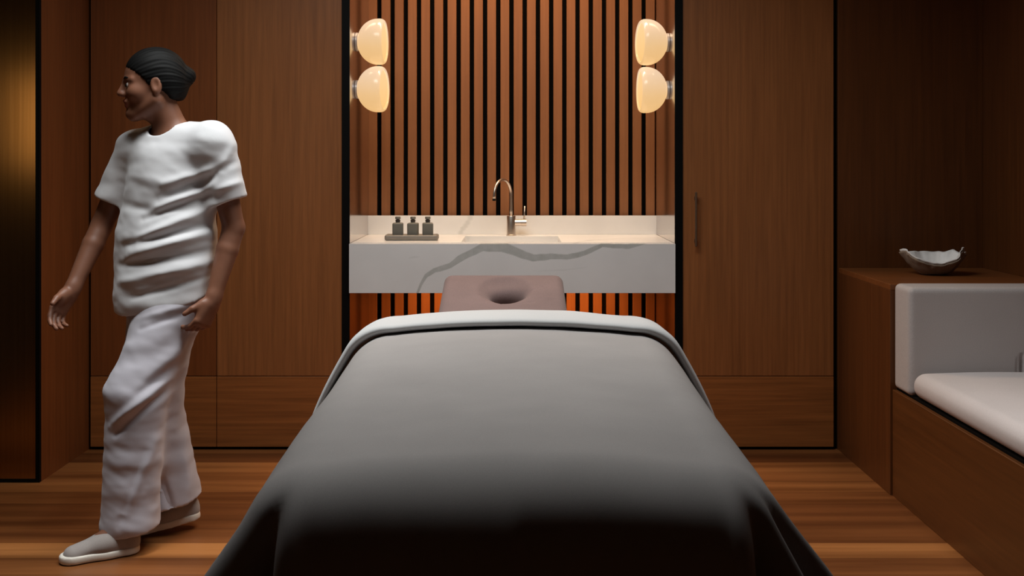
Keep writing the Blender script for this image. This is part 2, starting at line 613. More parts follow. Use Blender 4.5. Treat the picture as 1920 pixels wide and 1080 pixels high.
# niche
wn_ = struct('wall_niche', (-0.80, YN + 0.028, 0), (0.80, YN + 0.09, CEIL), M['void'])
sb = bmesh.new()
for i in range(22):
    x0 = (690.2 + i * 24.82 - 960) / 379.0
    add_box(sb, (x0, YN, 0.002), (x0 + 0.0435, YN + 0.028, CEIL - 0.002), 0.0015, 1)
link('wood_slats', mesh_of(sb, 'wood_slats'), M['slat'], wn_)
struct('wall_niche_left', (-0.742, YB, 0), (-0.708, YN + 0.03, CEIL), M['lacquer'])
struct('wall_niche_right', (0.710, YB, 0), (0.742, YN + 0.03, CEIL), M['lacquer'])
struct('trim_1', (-0.741, YB - 0.006, 0), (-0.7075, YB + 0.004, CEIL), M['black'])
struct('trim_2', (0.7095, YB - 0.006, 0), (0.7435, YB + 0.004, CEIL), M['black'])


# ------------------------------------------------------------------ marble counter
def vein_value(x, z, path):
    best = 0.0
    for (x0, z0, w0), (x1, z1, w1) in zip(path, path[1:]):
        dx, dz = x1 - x0, z1 - z0
        t_ = max(0, min(1, ((x - x0) * dx + (z - z0) * dz) / (dx * dx + dz * dz)))
        wd = (w0 + t_ * (w1 - w0)) * 0.5
        d = math.hypot(x - x0 - t_ * dx, z - z0 - t_ * dz)
        v = max(0, min(1, (wd - d) / 0.0022 + 0.5))
        best = max(best, v)
    return best


def marble_grid(name, org, du, dv, nu, nv, fn, parent, thick=None):
    bm = bmesh.new()
    org, du, dv = Vector(org), Vector(du), Vector(dv)
    vs = [[bm.verts.new(org + du * (i / nu) + dv * (j / nv)) for j in range(nv + 1)] for i in range(nu + 1)]
    for i in range(nu):
        for j in range(nv):
            bm.faces.new((vs[i][j], vs[i + 1][j], vs[i + 1][j + 1], vs[i][j + 1]))
    bm.normal_update()
    ff = list(bm.faces)
    if thick is not None:
        bmesh.ops.solidify(bm, geom=ff, thickness=thick)
    me = mesh_of(bm, name)
    a = me.attributes.new('vein', 'FLOAT', 'POINT')
    vals = [fn(v.co) for v in me.vertices]
    a.data.foreach_set('value', vals)
    return link(name, me, M['marble'], parent)


mc = thing('marble_counter', 'floating white marble counter with grey veins inside the slatted niche', 'counter', (0, 4.97, 0.687))
ZC = 0.90
def pxa(x, y, w_):  # apron pixel -> metres (relative to the counter's own origin)
    return ((x - 960) / 430.0, 1.25 - (y - 306) / 430.0 - 0.687, w_ / 430.0)
apath = [pxa(*p) for p in ((783, 550, 4), (790, 532, 5), (800, 516, 7), (815, 506, 9), (845, 497, 10), (862, 484, 12), (882, 474, 12), (905, 463, 15),
                           (925, 461, 20), (942, 462, 20), (958, 468, 17), (985, 478, 14), (1000, 483, 13), (1030, 480, 11), (1062, 481, 10), (1095, 474, 9), (1118, 463, 9),
                           (1128, 459, 7), (1150, 461, 8), (1178, 461, 9), (1195, 458, 5), (1210, 456, 1))]
faint = [pxa(*p) for p in ((768, 483, 1), (778, 481, 3), (788, 481, 1))]
faint2 = [pxa(*p) for p in ((1010, 507, 1), (1060, 505, 2.5), (1100, 500, 1))]
def apron_v(co):
    n_ = noise.noise(Vector((co.x * 30, co.z * 30, 1.7))) * 0.0022
    v = vein_value(co.x, co.z + n_, apath)
    v = max(v, 0.28 * vein_value(co.x, co.z, faint), 0.2 * vein_value(co.x, co.z, faint2))
    return v
marble_grid('apron', (-0.7065, YB + 0.006 - 4.97, 0), (1.415, 0, 0), (0, 0, 0.213), 470, 72, apron_v, mc, thick=-0.03)


def deck_v(co):
    p1 = [(-0.15, -0.32, 0.03), (-0.10, -0.15, 0.035), (-0.20, 0.10, 0.02), (-0.24, 0.30, 0.03)]
    p2 = [(0.25, -0.32, 0.02), (0.37, -0.1, 0.03), (0.6, 0.02, 0.02), (0.72, 0.05, 0.02)]
    n_ = noise.noise(Vector((co.x * 9, co.y * 9, 3.1))) * 0.03
    return 0.35 * max(vein_value(co.x + n_, co.y, p1), vein_value(co.x, co.y + n_, p2))
SX0, SX1, SY0, SY1 = -0.225, 0.22, -0.235, 0.145      # sink opening
y0c, y1c = YB + 0.036 - 4.97, YN - 0.004 - 4.97
bm = bmesh.new()
xs = sorted(set([round(-0.7065 + i * 1.415 / 100, 4) for i in range(101)] + [SX0, SX1]))
ys = sorted(set([round(y0c + i * (y1c - y0c) / 40, 4) for i in range(41)] + [SY0, SY1]))
zt = ZC - 0.687
gv = {}
def gvt(i, j):
    if (i, j) not in gv: gv[(i, j)] = bm.verts.new((xs[i], ys[j], zt))
    return gv[(i, j)]
for i in range(len(xs) - 1):
    for j in range(len(ys) - 1):
        cx, cy = (xs[i] + xs[i + 1]) / 2, (ys[j] + ys[j + 1]) / 2
        if SX0 < cx < SX1 and SY0 < cy < SY1: continue
        bm.faces.new((gvt(i, j), gvt(i + 1, j), gvt(i + 1, j + 1), gvt(i, j + 1)))
bm.normal_update()
bmesh.ops.solidify(bm, geom=list(bm.faces), thickness=0.03)
for v in bm.verts:       # thickness goes downwards
    if v.co.z > zt + 1e-4: v.co.z = 2 * zt - v.co.z
me = mesh_of(bm, 'worktop')
at_ = me.attributes.new('vein', 'FLOAT', 'POINT')
at_.data.foreach_set('value', [deck_v(v.co) for v in me.vertices])
link('worktop', me, M['marble'], mc)
# integrated basin
bm = bmesh.new()
z1, z2 = zt - 0.0301, zt - 0.14
ins = 0.03
top = [bm.verts.new(p) for p in ((SX0, SY0, z1), (SX1, SY0, z1), (SX1, SY1, z1), (SX0, SY1, z1))]
bot = [bm.verts.new(p) for p in ((SX0 + ins, SY0 + ins, z2), (SX1 - ins, SY0 + ins, z2), (SX1 - ins, SY1 - ins, z2 - 0.005), (SX0 + ins, SY1 - ins, z2 - 0.005))]
for i in range(4):
    bm.faces.new((top[i], top[(i + 1) % 4], bot[(i + 1) % 4], bot[i]))
bm.faces.new(bot)
bm.normal_update()
bmesh.ops.solidify(bm, geom=list(bm.faces), thickness=0.012)
basin = link('basin', mesh_of(bm, 'basin'), M['marble'], mc)
lathe('drain', [(0.0, 0), (0.02, 0), (0.022, 0.002), (0.0, 0.003)], M['steel'], basin, 24, off=(0, -0.045, z2 + 0.002))


def splash_v(co):
    p = [(-0.265, zt - 0.01, 0.018), (-0.24, zt + 0.03, 0.02), (-0.215, zt + 0.06, 0.022), (-0.20, zt + 0.10, 0.018)]
    return 0.45 * vein_value(co.x, co.z, p)
marble_grid('backsplash', (-0.7078, YN - 0.020 - 4.97, zt + 0.0005), (1.4176, 0, 0), (0, 0, 0.092), 120, 16, splash_v, mc, thick=-0.018)

# ------------------------------------------------------------------ faucet
fx, fy = -0.004, 5.17
fs = 2000 / fy
fa = thing('faucet', 'brushed steel gooseneck mixer tap on the marble counter behind the sink', 'faucet', (fx, fy, ZC))
lathe('tap_body', [(0.024, 0.0), (0.024, 0.003), (0.0215, 0.005), (0.0215, 0.092), (0.020, 0.095), (0.0, 0.0955)], M['steel'], fa, 32)
pts = [(0, 0, 0.094), (0, 0, 0.12), (0, 0, 0.16), (0, 0, 0.195)]
rr, ang = 0.076, R(58)
dx, dy = -math.cos(ang), -math.sin(ang)
for i in range(1, 25):
    a = math.pi * i / 24
    h = rr * (1 - math.cos(a))
    pts.append((dx * h, dy * h, 0.195 + rr * math.sin(a)))
pts.append((dx * 2 * rr, dy * 2 * rr, 0.18))
spt = link('spout', mesh_of(tube_bm(pts, 0.0068, 16), 'spout', True), M['steel'], fa)
link('aerator', mesh_of(tube_bm([(dx * 2 * rr, dy * 2 * rr, 0.182), (dx * 2 * rr, dy * 2 * rr, 0.172)], 0.0078, 16), 'aerator', True), M['black'], spt)
lv = link('lever_hub', mesh_of(tube_bm([(0.018, 0, 0.062), (0.048, 0, 0.062), (0.0485, 0, 0.062), (0.074, 0, 0.062)], [0.0165, 0.0165, 0.0175, 0.0175], 24), 'lever_hub', False), M['steel'], fa)
link('lever', mesh_of(tube_bm([(0.062, 0, 0.076), (0.064, 0, 0.10), (0.066, 0, 0.142)], [0.0045, 0.0042, 0.004], 12), 'lever', True), M['steel'], lv)

# ------------------------------------------------------------------ tray and bottles
ty = 4.86
ts = 2000 / ty
tx0, tx1 = (723 - 960) / ts, (822 - 960) / ts
tcx = (tx0 + tx1) / 2
tw = (tx1 - tx0) / 2
F = Field((-0.14, -0.07, -0.01), (0.14, 0.07, 0.04), 0.0022)
F.rbox((0, 0, 0.0135), (tw, 0.05, 0.0135), 0.010)
F.rbox((0, 0, 0.037), (tw - 0.008, 0.042, 0.016), 0.006, k=0.003, op='sub')
tr = link('tray', F.mesh('tray'), M['tray'])
tr.location = (tcx, ty, ZC)
tag(tr, 'small taupe stone tray on the counter carrying three bottles', 'tray')

bot = None
bl = ['squat grey green bottle on the tray, nearest the niche side wall', 'squat grey green bottle standing in the middle of the tray', 'squat grey green bottle on the tray, nearest the tap']
def make_bottle():
    t_ = thing('bottle', bl[0], 'bottle', group='pump bottles on the counter tray')
    F = Field((-0.03, -0.03, -0.005), (0.03, 0.03, 0.09), 0.0018)
    F.rbox((0, 0, 0.0285), (0.0245, 0.0235, 0.0285), 0.006)
    F.cone((0, 0, 0.052), (0, 0, 0.062), 0.014, 0.008, k=0.006)
    link('bottle_body', F.mesh('bottle_body'), M['stone'], t_)
    c = lathe('collar', [(0.0105, 0.062), (0.0115, 0.063), (0.0115, 0.070), (0.009, 0.0715), (0.0, 0.0716)], M['cap'], t_, 24)
    lathe('stopper', [(0.007, 0.0716), (0.007, 0.073), (0.0125, 0.0745), (0.0125, 0.083), (0.011, 0.085), (0.0, 0.0852)], M['stone'], t_, 24)
    return t_
def copy_tree(o, parent=None):
    c = o.copy(); C.objects.link(c)
    if parent is not None: c.parent = parent
    for ch in list(o.children):
        copy_tree(ch, c)
    return c
b0 = make_bottle()
for i, px in enumerate((746, 774.5, 802)):
    b = b0 if i == 0 else copy_tree(b0)
    b.location = ((px - 960) / ts, ty + (0.002, -0.003, 0.004)[i], ZC + 0.0215)
    b.rotation_euler = (0, 0, (0.06, -0.05, 0.1)[i])
    b['label'] = bl[i]

# ------------------------------------------------------------------ wall lamps
def make_lamp():
    t_ = thing('wall_sconce', '', 'wall lamp', group='lit opal wall lamps in the niche')
    prof = []
    for i in range(16):
        t0 = 0.0035 + (0.094 - 0.0035) * (i / 15) ** 1.6
        prof.append((0.104 * math.sqrt(1 - ((0.094 - t0) / 0.094) ** 2), 0.0085 + t0))
    prof += [(0.1042, 0.112), (0.1032, 0.120), (0.1005, 0.127), (0.0965, 0.132), (0.093, 0.134), (0.090, 0.1335), (0.088, 0.131), (0.0865, 0.128)]
    me = mesh_of(lathe_bm(prof, 64, 'x'), 'glass_shade', True)
    s_ = link('glass_shade', me, M['opal'], t_)
    lens = [(0.0870, 0.1285), (0.085, 0.130), (0.07, 0.1315), (0.045, 0.1325), (0.02, 0.133), (0.004, 0.1332)]
    link('lens', mesh_of(lathe_bm(lens, 64, 'x'), 'lens', True), M['lens'], t_)
    lathe('mounting_disc', [(0.040, 0.0), (0.042, 0.001), (0.042, 0.010), (0.040, 0.0115), (0.02, 0.0115)], M['disc'], t_, 40, 'x')
    return t_
l0 = make_lamp()
YS = 4.83
spots = [(-0.7075, 1.799, 0, -3, 'upper lit opal glass dome lamp on the side wall above the bottles'),
         (-0.7075, 1.584, 0, -7, 'lower lit opal glass dome lamp on the side wall above the bottles'),
         (0.7095, 1.796, 180, 7, 'upper lit opal glass dome lamp beside the veneer door with the pull'),
         (0.7095, 1.581, 180, 2, 'lower lit opal glass dome lamp beside the veneer door with the pull')]
for i, (x, z, rot, yaw, lab) in enumerate(spots):
    o = l0 if i == 0 else copy_tree(l0)
    o.location = (x, YS, z)
    o.rotation_euler = (0, 0, R(rot + yaw * 0.0))
    o['label'] = lab
    for ch in o.children:
        if ch.name.startswith(('glass_shade', 'lens')):
            ch.rotation_euler = (0, 0, R(yaw))

# ------------------------------------------------------------------ treatment table
TX = 0.004
tb = thing('massage_table', 'massage table with mauve face cradle standing before the marble counter', 'massage table', (TX, 2.45, 0))
F = Field((-0.42, -0.82, 0.60), (0.42, 0.85, 0.79), 0.008)
F.rbox((0, 0.0, 0.684), (0.35, 0.74, 0.068), 0.05)
link('mattress', F.mesh('mattress'), M['mattress'], tb)
bm = bmesh.new(); add_box(bm, (-0.36, -0.75, 0.57), (0.36, 0.77, 0.64), 0.01); link('table_frame', mesh_of(bm, 'table_frame'), M['veneer_dark'], tb)
bm = bmesh.new(); add_box(bm, (-0.26, -0.6, 0.03), (0.26, 0.62, 0.575), 0.012); link('pedestal', mesh_of(bm, 'pedestal'), M['veneer_dark'], tb)
bm = bmesh.new(); add_box(bm, (-0.30, -0.66, 0.0), (0.30, 0.68, 0.035), 0.008); link('base_plate', mesh_of(bm, 'base_plate'), M['black'], tb)
# face cradle: padded cushion, tilted, with a face hole covered by sagging suede
cy0, cz0, cy1, cz1 = 3.20, 0.795, 3.565, 0.880
tilt = math.atan2(cz1 - cz0, cy1 - cy0)
ax = [np.array((1, 0, 0)), np.array((0, math.cos(tilt), math.sin(tilt))), np.array((0, -math.sin(tilt), math.cos(tilt)))]
F = Field((-0.28, 3.05, 0.66), (0.22, 3.62, 0.94), 0.004)
cc = np.array((-0.028, (cy0 + cy1) / 2, (cz0 + cz1) / 2)) - 0.045 * ax[2] + 0.0 * ax[1]
F.rbox(cc, (0.198, 0.195, 0.045), 0.028, ax)
F.F *= 1.0
hc = cc + 0.005 * ax[0] + 0.035 * ax[1] + 0.052 * ax[2]
F.ell(hc, (0.082, 0.120, 0.034), ax, k=0.016, op='sub')
F.cone(hc + 0.008 * ax[0] - 0.005 * ax[1], hc + 0.008 * ax[0] - 0.012 * ax[1] - 0.16 * ax[2], 0.055, 0.044, 0.03, 'sub')
rng = random.Random(5)
wr = []
for i in range(15):
    a = 2 * math.pi * i / 15 + rng.uniform(-0.15, 0.15)
    r0, r1 = 0.35, 1.0 + rng.uniform(0, 0.35)
    p0 = hc + ax[0] * 0.07 * r0 * math.cos(a) + ax[1] * (0.10 * r0 * math.sin(a) - 0.02) - 0.03 * ax[2]
    p1 = hc + ax[0] * 0.075 * r1 * math.cos(a) + ax[1] * 0.10 * r1 * math.sin(a) - 0.004 * ax[2]
    wr.append((p0, p1, 0.006, rng.choice((-1, 1)) * rng.uniform(0.0025, 0.005)))
for i in range(8):
    p0 = cc + ax[0] * rng.uniform(-0.19, 0.19) + ax[1] * rng.uniform(-0.17, 0.1) + 0.045 * ax[2]
    wr.append((p0, p0 + ax[0] * rng.uniform(-0.08, 0.08) + ax[1] * rng.uniform(-0.04, 0.04), 0.012, rng.uniform(-0.0025, 0.002)))
cr = link('face_cradle', F.mesh('face_cradle', deform=folds(wr)), M['suede'], tb)
cr.data.transform(Matrix.Translation(-tb.location))
cr['label'] = 'mauve suede face cradle cushion with a sunken hole'
bm = tube_bm([(-0.028, 0.70, 0.66), (-0.028, 0.85, 0.70), (-0.028, 0.92, 0.76)], 0.018)
link('cradle_bracket', mesh_of(bm, 'cradle_bracket', True), M['black'], tb)


# cloth draped over the table: cloth distance past the flat top turns down through a soft bend
def bend(d, ramp, amax, a2, d2):
    """integrated (outward, down) for cloth length d: angle rises to amax over ramp, then towards a2 by d2"""
    n_ = 24
    h = z = 0.0
    for i in range(n_):
        s = d * (i + 0.5) / n_
        a = amax * min(1.0, s / ramp) ** 1.0
        if s > ramp:
            q = min(1, (s - ramp) / max(d2 - ramp, 1e-3))
            a = amax + (a2 - amax) * (q * q * (3 - 2 * q))
        h += math.cos(a) * d / n_
        z += math.sin(a) * d / n_
    return h, z


def drape(name, ytop, yfoot, side, footlen, zt_, mat, wshift=0.0, nu=150, nv=150, thick=0.010, curl=0.0, seed=0.0, side_pts=None):
    bm = bmesh.new()
    rows = []
    vmax = (ytop - yfoot) + footlen
    for j in range(nv + 1):
        v = vmax * j / nv
        y = ytop - v
        dv = max(0.0, v - (ytop - yfoot))
        f = min(1.0, max(0.0, (3.2 - max(y, yfoot)) / 1.45))          # 0 head end .. 1 foot end
        w0 = 0.335 - 0.018 * f + wshift
        zz = zt_ - 0.018 * f
        row = []
        for i in range(nu + 1):
            u = -1 + 2 * i / nu
            U = u * (w0 + side)
            du = max(0.0, abs(U) - w0)
            sgn = 1 if U > 0 else -1
            d = math.hypot(du, dv)
            x = max(-w0, min(w0, U))
            yy = max(y, yfoot)
            cr_ = 0.026 * (1 - (x / (w0 + 0.06)) ** 2)                    # slight crown
            z = zz + cr_
            if d > 0:
                phi = math.atan2(dv, du) if dv > 0 else 0.0        # 0 = side, pi/2 = foot
                q = max(0.0, (math.degrees(phi) - 38) / 52)
                q = q * q * (3 - 2 * q)
                amax = R(59) * (1 - q) + R(84) * q
                ramp = 0.13 * (1 - q) + 0.22 * q
                hh, dz = bend(d, ramp, amax, R(80) * (1 - q) + R(88) * q, 0.55)
                # folds where the corner gathers
                inn = math.sin(2 * phi) ** 1.0 if dv > 0 and du > 0 else 0.0
                grow = max(0, min(1, (d - 0.05) / 0.26)); grow = grow * grow * (3 - 2 * grow)
                k_ = grow * inn
                pd = math.degrees(phi)
                gg = lambda c, w_: math.exp(-((pd - c) / w_) ** 2)
                if sgn < 0: fold = -0.50 * gg(60, 9) + 0.22 * gg(32, 12) + 0.20 * gg(80, 10)
                else: fold = -0.50 * gg(60, 8) + 0.16 * gg(45, 6) - 0.28 * gg(33, 6) + 0.22 * gg(20, 9) + 0.18 * gg(79, 8)
                hh *= 1 + grow * fold
                # weak waves along the straight sides
                hh += grow * (1 - inn) * (0.010 * math.sin(y * 7 + sgn) + 0.006 * math.sin(U * 9 + 1))
                cph, sph = (du / d, dv / d)
                x += sgn * hh * cph
                yy -= hh * sph
                z -= dz
            # soft unevenness of the cloth
            z += 0.0035 * noise.noise(Vector((x * 4, yy * 3.0, seed))) + 0.0012 * noise.noise(Vector((x * 14, yy * 11, 4)))
            z = max(z, 0.03)
            row.append(bm.verts.new((x + TX, yy, z)))
        rows.append(row)
    for a, b in zip(rows, rows[1:]):
        for i in range(nu):
            bm.faces.new((a[i], a[i + 1], b[i + 1], b[i]))
    me = mesh_of(bm, name, True)
    o = link(name, me, mat)
    s = o.modifiers.new('thickness', 'SOLIDIFY')
    s.thickness = thick; s.offset = -1
    return o


bk = drape('blanket', 2.96, 1.735, 0.60, 0.72, 0.774, M['blanket'], thick=0.014)
tag(bk, 'large dark grey blanket draped over the massage table down to its foot', 'blanket')


# pale sheet: lies under the blanket, folded back over its end at the head of the table
def sheet():
    bm = bmesh.new()
    prof = []     # (y, dz) running from under the blanket, up over a soft fold, down behind the head end
    prof += [(3.06, -0.006), (3.00, 0.000), (2.955, 0.006), (2.932, 0.010), (2.922, 0.015), (2.919, 0.021), (2.924, 0.027), (2.94, 0.031), (2.97, 0.032), (3.05, 0.031), (3.11, 0.028), (3.16, 0.023)]
    for k in range(1, 9):
        a = R(85) * k / 8
        prof.append((3.16 + 0.055 * math.sin(a), 0.023 - 0.055 * (1 - math.cos(a))))
    prof += [(3.222, -0.08), (3.224, -0.14)]
    nu = 120
    rows = []
    for (y, dz) in prof:
        row = []
        back = max(0.0, (y - 3.16) / 0.06)
        for i in range(nu + 1):
            u = -1 + 2 * i / nu
            w0 = 0.335 - 0.02 * min(back, 1)
            side = 0.34
            U = u * (w0 + side)
            du = max(0, abs(U) - w0)
            x = max(-w0, min(w0, U))
            z = 0.767 + 0.026 * (1 - (x / (w0 + 0.06)) ** 2) + dz * (1.0 if du == 0 else max(0.5, 1 - du))
            yy = y
            if du > 0:
                hh, dd = bend(du, 0.13, R(59), R(80), 0.55)
                nz = dz * 0.9
                x += math.copysign(hh + nz * 0.7, U)
                z -= dd
                yy -= back * du * 0.25
            z += 0.0022 * noise.noise(Vector((x * 9, y * 12, 8)))
            row.append(bm.verts.new((x + TX, yy, z)))
        rows.append(row)
    for a, b in zip(rows, rows[1:]):
        for i in range(nu):
            bm.faces.new((a[i], a[i + 1], b[i + 1], b[i]))
    o = link('sheet', mesh_of(bm, 'sheet', True), M['sheet'])
    s = o.modifiers.new('thickness', 'SOLIDIFY'); s.thickness = 0.006; s.offset = -1
    return o
sh = sheet()
tag(sh, 'pale grey sheet folded over the head end of the massage table', 'sheet')

# ------------------------------------------------------------------ cabinet, bench and cushions on the right
YC = 4.016
ZK = 0.794
cb = thing('cabinet', 'low walnut cabinet in the corner with a shell bowl on top', 'cabinet', (1.74, 4.33, 0))
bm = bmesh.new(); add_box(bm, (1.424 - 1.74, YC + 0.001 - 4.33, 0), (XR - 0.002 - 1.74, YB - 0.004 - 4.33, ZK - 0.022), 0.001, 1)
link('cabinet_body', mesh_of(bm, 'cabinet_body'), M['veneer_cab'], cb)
bm = bmesh.new(); add_box(bm, (1.424 - 1.74, YC - 4.33, ZK - 0.022), (XR - 0.002 - 1.74, YB - 0.003 - 4.33, ZK), 0.0015, 1)
link('cabinet_top', mesh_of(bm, 'cabinet_top'), M['veneer_top'], cb)

bn = thing('bench', 'built-in walnut bench base under the pale seat cushion', 'bench', (1.74, 2.6, 0))
bm = bmesh.new(); add_box(bm, (1.432 - 1.74, 0.3 - 2.6, 0), (XR - 0.002 - 1.74, YC - 0.002 - 2.6, 0.3985), 0.0015, 1)
link('bench_body', mesh_of(bm, 'bench_body'), M['veneer_bench'], bn)
bm = bmesh.new(); add_box(bm, (1.448 - 1.74, 0.32 - 2.6, 0.3985), (XR - 0.004 - 1.74, YC - 0.004 - 2.6, 0.406))
link('painted_shadow_gap', mesh_of(bm, 'painted_shadow_gap'), M['void'], bn)  # black strip paints the shadow line between bench and cushions

F = Field((-0.33, -0.10, -0.03), (0.33, 0.10, 0.43), 0.004)
F.rbox((0, 0, 0.197), (0.305, 0.078, 0.197), 0.020)
pleat = folds([((0.103, -0.078, 0.055), (0.103, -0.078, 0.150), 0.006, -0.016), ((0.085, -0.078, 0.06), (0.088, -0.078, 0.14), 0.005, -0.004)], True)
o = link('back_cushion', F.mesh('back_cushion', deform=pleat), M['linen'])
o.location = (1.7405, 3.934, 0.406)
tag(o, 'upright grey linen back cushion leaning on the low walnut cabinet', 'cushion')
# seat cushion: crowned slab with a full rounded edge
F = Field((-0.33, -1.0, -0.03), (0.33, 1.0, 0.14), 0.006)
F.rbox((0, 0, 0.044), (0.303, 0.93, 0.044), 0.042)
o = link('seat_cushion', F.mesh('seat_cushion', deform=lambda P, N: P + np.stack([0 * P[:, 0], 0 * P[:, 0], np.clip(P[:, 2], 0, 1) / 0.088 * 0.010 * np.cos(np.clip(P[:, 0] / 0.31, -1, 1) * 1.4)], 1)), M['linen_light'])
o.location = (1.741, 2.92, 0.406)
tag(o, 'long pale linen seat cushion lying on the walnut bench', 'cushion')


# ------------------------------------------------------------------ shell bowl
def shell_bowl():
    bm = bmesh.new()
    nr, na = 26, 110
    out = []
    for j in range(nr + 1):
        t_ = j / nr
        ring = []
        for i in range(na):
            a = 2 * math.pi * i / na
            rx, ry = 0.140, 0.105
            lob = 1 + 0.07 * math.sin(5 * a + 0.6) * t_ ** 2 + 0.03 * math.sin(11 * a + 1.2) * t_ ** 3 + 0.02 * math.sin(23 * a) * t_ ** 4
            r = (0.22 + 0.78 * t_) if j else 0.0
            prof = t_ ** 2.1 * 0.080
            deg = math.degrees(a)
            rimz = float(np.interp(deg, (0, 15, 35, 55, 90, 130, 165, 180, 200, 225, 255, 275, 295, 310, 325, 340, 350, 360),
                                   (0.010, 0.002, 0.016, 0.004, 0.004, 0.008, 0.020, 0.024, 0.010, -0.010, -0.032, -0.030, -0.012, 0.018, 0.036, 0.032, 0.006, 0.014)))
            z = 0.004 + prof + (rimz + 0.0016 * math.sin(13 * a)) * t_ ** 2.5
            x = r * rx * lob * math.cos(a)
            y = r * ry * lob * math.sin(a)
            ring.append(bm.verts.new((x, y, z)))
        out.append(ring)
    for A, B in zip(out, out[1:]):
        for i in range(na):
            bm.faces.new((A[i], A[(i + 1) % na], B[(i + 1) % na], B[i]))
    bmesh.ops.remove_doubles(bm, verts=bm.verts, dist=1e-5)
    bm.normal_update()
    me = mesh_of(bm, 'bowl_inside', True)
    return me
bw = thing('shell_bowl', 'white scalloped shell-shaped bowl with outside coloured brown for shade on the low cabinet', 'bowl', (1.730, 4.375, ZK))
bw.scale = (0.88, 0.88, 0.92)
me = shell_bowl()
i_ = link('bowl_inside', me, M['ceramic'], bw)
i_.location = (0, 0, 0.006)
s = i_.modifiers.new('thickness', 'SOLIDIFY'); s.thickness = 0.003; s.offset = 0
me2 = me.copy(); me2.materials.clear(); me2.materials.append(M['ceramic_shade'])
for v in me2.vertices:
    v.co.x *= 1.02; v.co.y *= 1.02
    v.co.z += 0.0035 * noise.noise(v.co * 45)
    v.co.z = max(v.co.z - 0.004, 0.0035)
o_ = link('bowl_shell', me2, None, bw)
s = o_.modifiers.new('thickness', 'SOLIDIFY'); s.thickness = 0.005; s.offset = 0
o_['label'] = 'rough outer shell coloured brown for shade'

# ------------------------------------------------------------------ the person
PE = thing('person', 'person in white t-shirt and loose off-white trousers walking past the veneer wall', 'person', (-1.2, 3.52, 0))
PL = Vector(PE.location)


def unit(v):
    v = np.array(v, float)
    return v / np.linalg.norm(v)


UP = np.array((0, 0, 1.0))
hipR, hipL = V3(-1.215, 3.69, 0.87), V3(-1.115, 3.57, 0.87)
kneeR, ankR, ballR = V3(-1.225, 3.61, 0.49), V3(-1.124, 3.652, 0.13), V3(-1.235, 3.605, 0.035)
kneeL, ankL, toeL = V3(-1.245, 3.45, 0.50), V3(-1.245, 3.42, 0.085), V3(-1.385, 3.34, 0.03)
shL, shR = V3(-0.985, 3.53, 1.315), V3(-1.300, 3.68, 1.295)
elL, wrL = V3(-0.930, 3.565, 1.035), V3(-0.982, 3.50, 0.800)
elR, wrR = V3(-1.415, 3.68, 1.035), V3(-1.470, 3.56, 0.825)
neck = V3(-1.142, 3.615, 1.375)
headC = V3(-1.208, 3.585, 1.510)
Fc = unit((-0.50, -0.87, 0)); Lc = unit(np.cross(UP, Fc))
Fp = unit((-0.80, -0.60, 0)); Lp = unit(np.cross(UP, Fp))
Fh = unit((-0.93, -0.36, -0.05)); Lh = unit(np.cross(UP, Fh)); Uh = unit(np.cross(Fh, Lh))
H = lambda f, l, u: headC + f * Fh + l * Lh + u * Uh


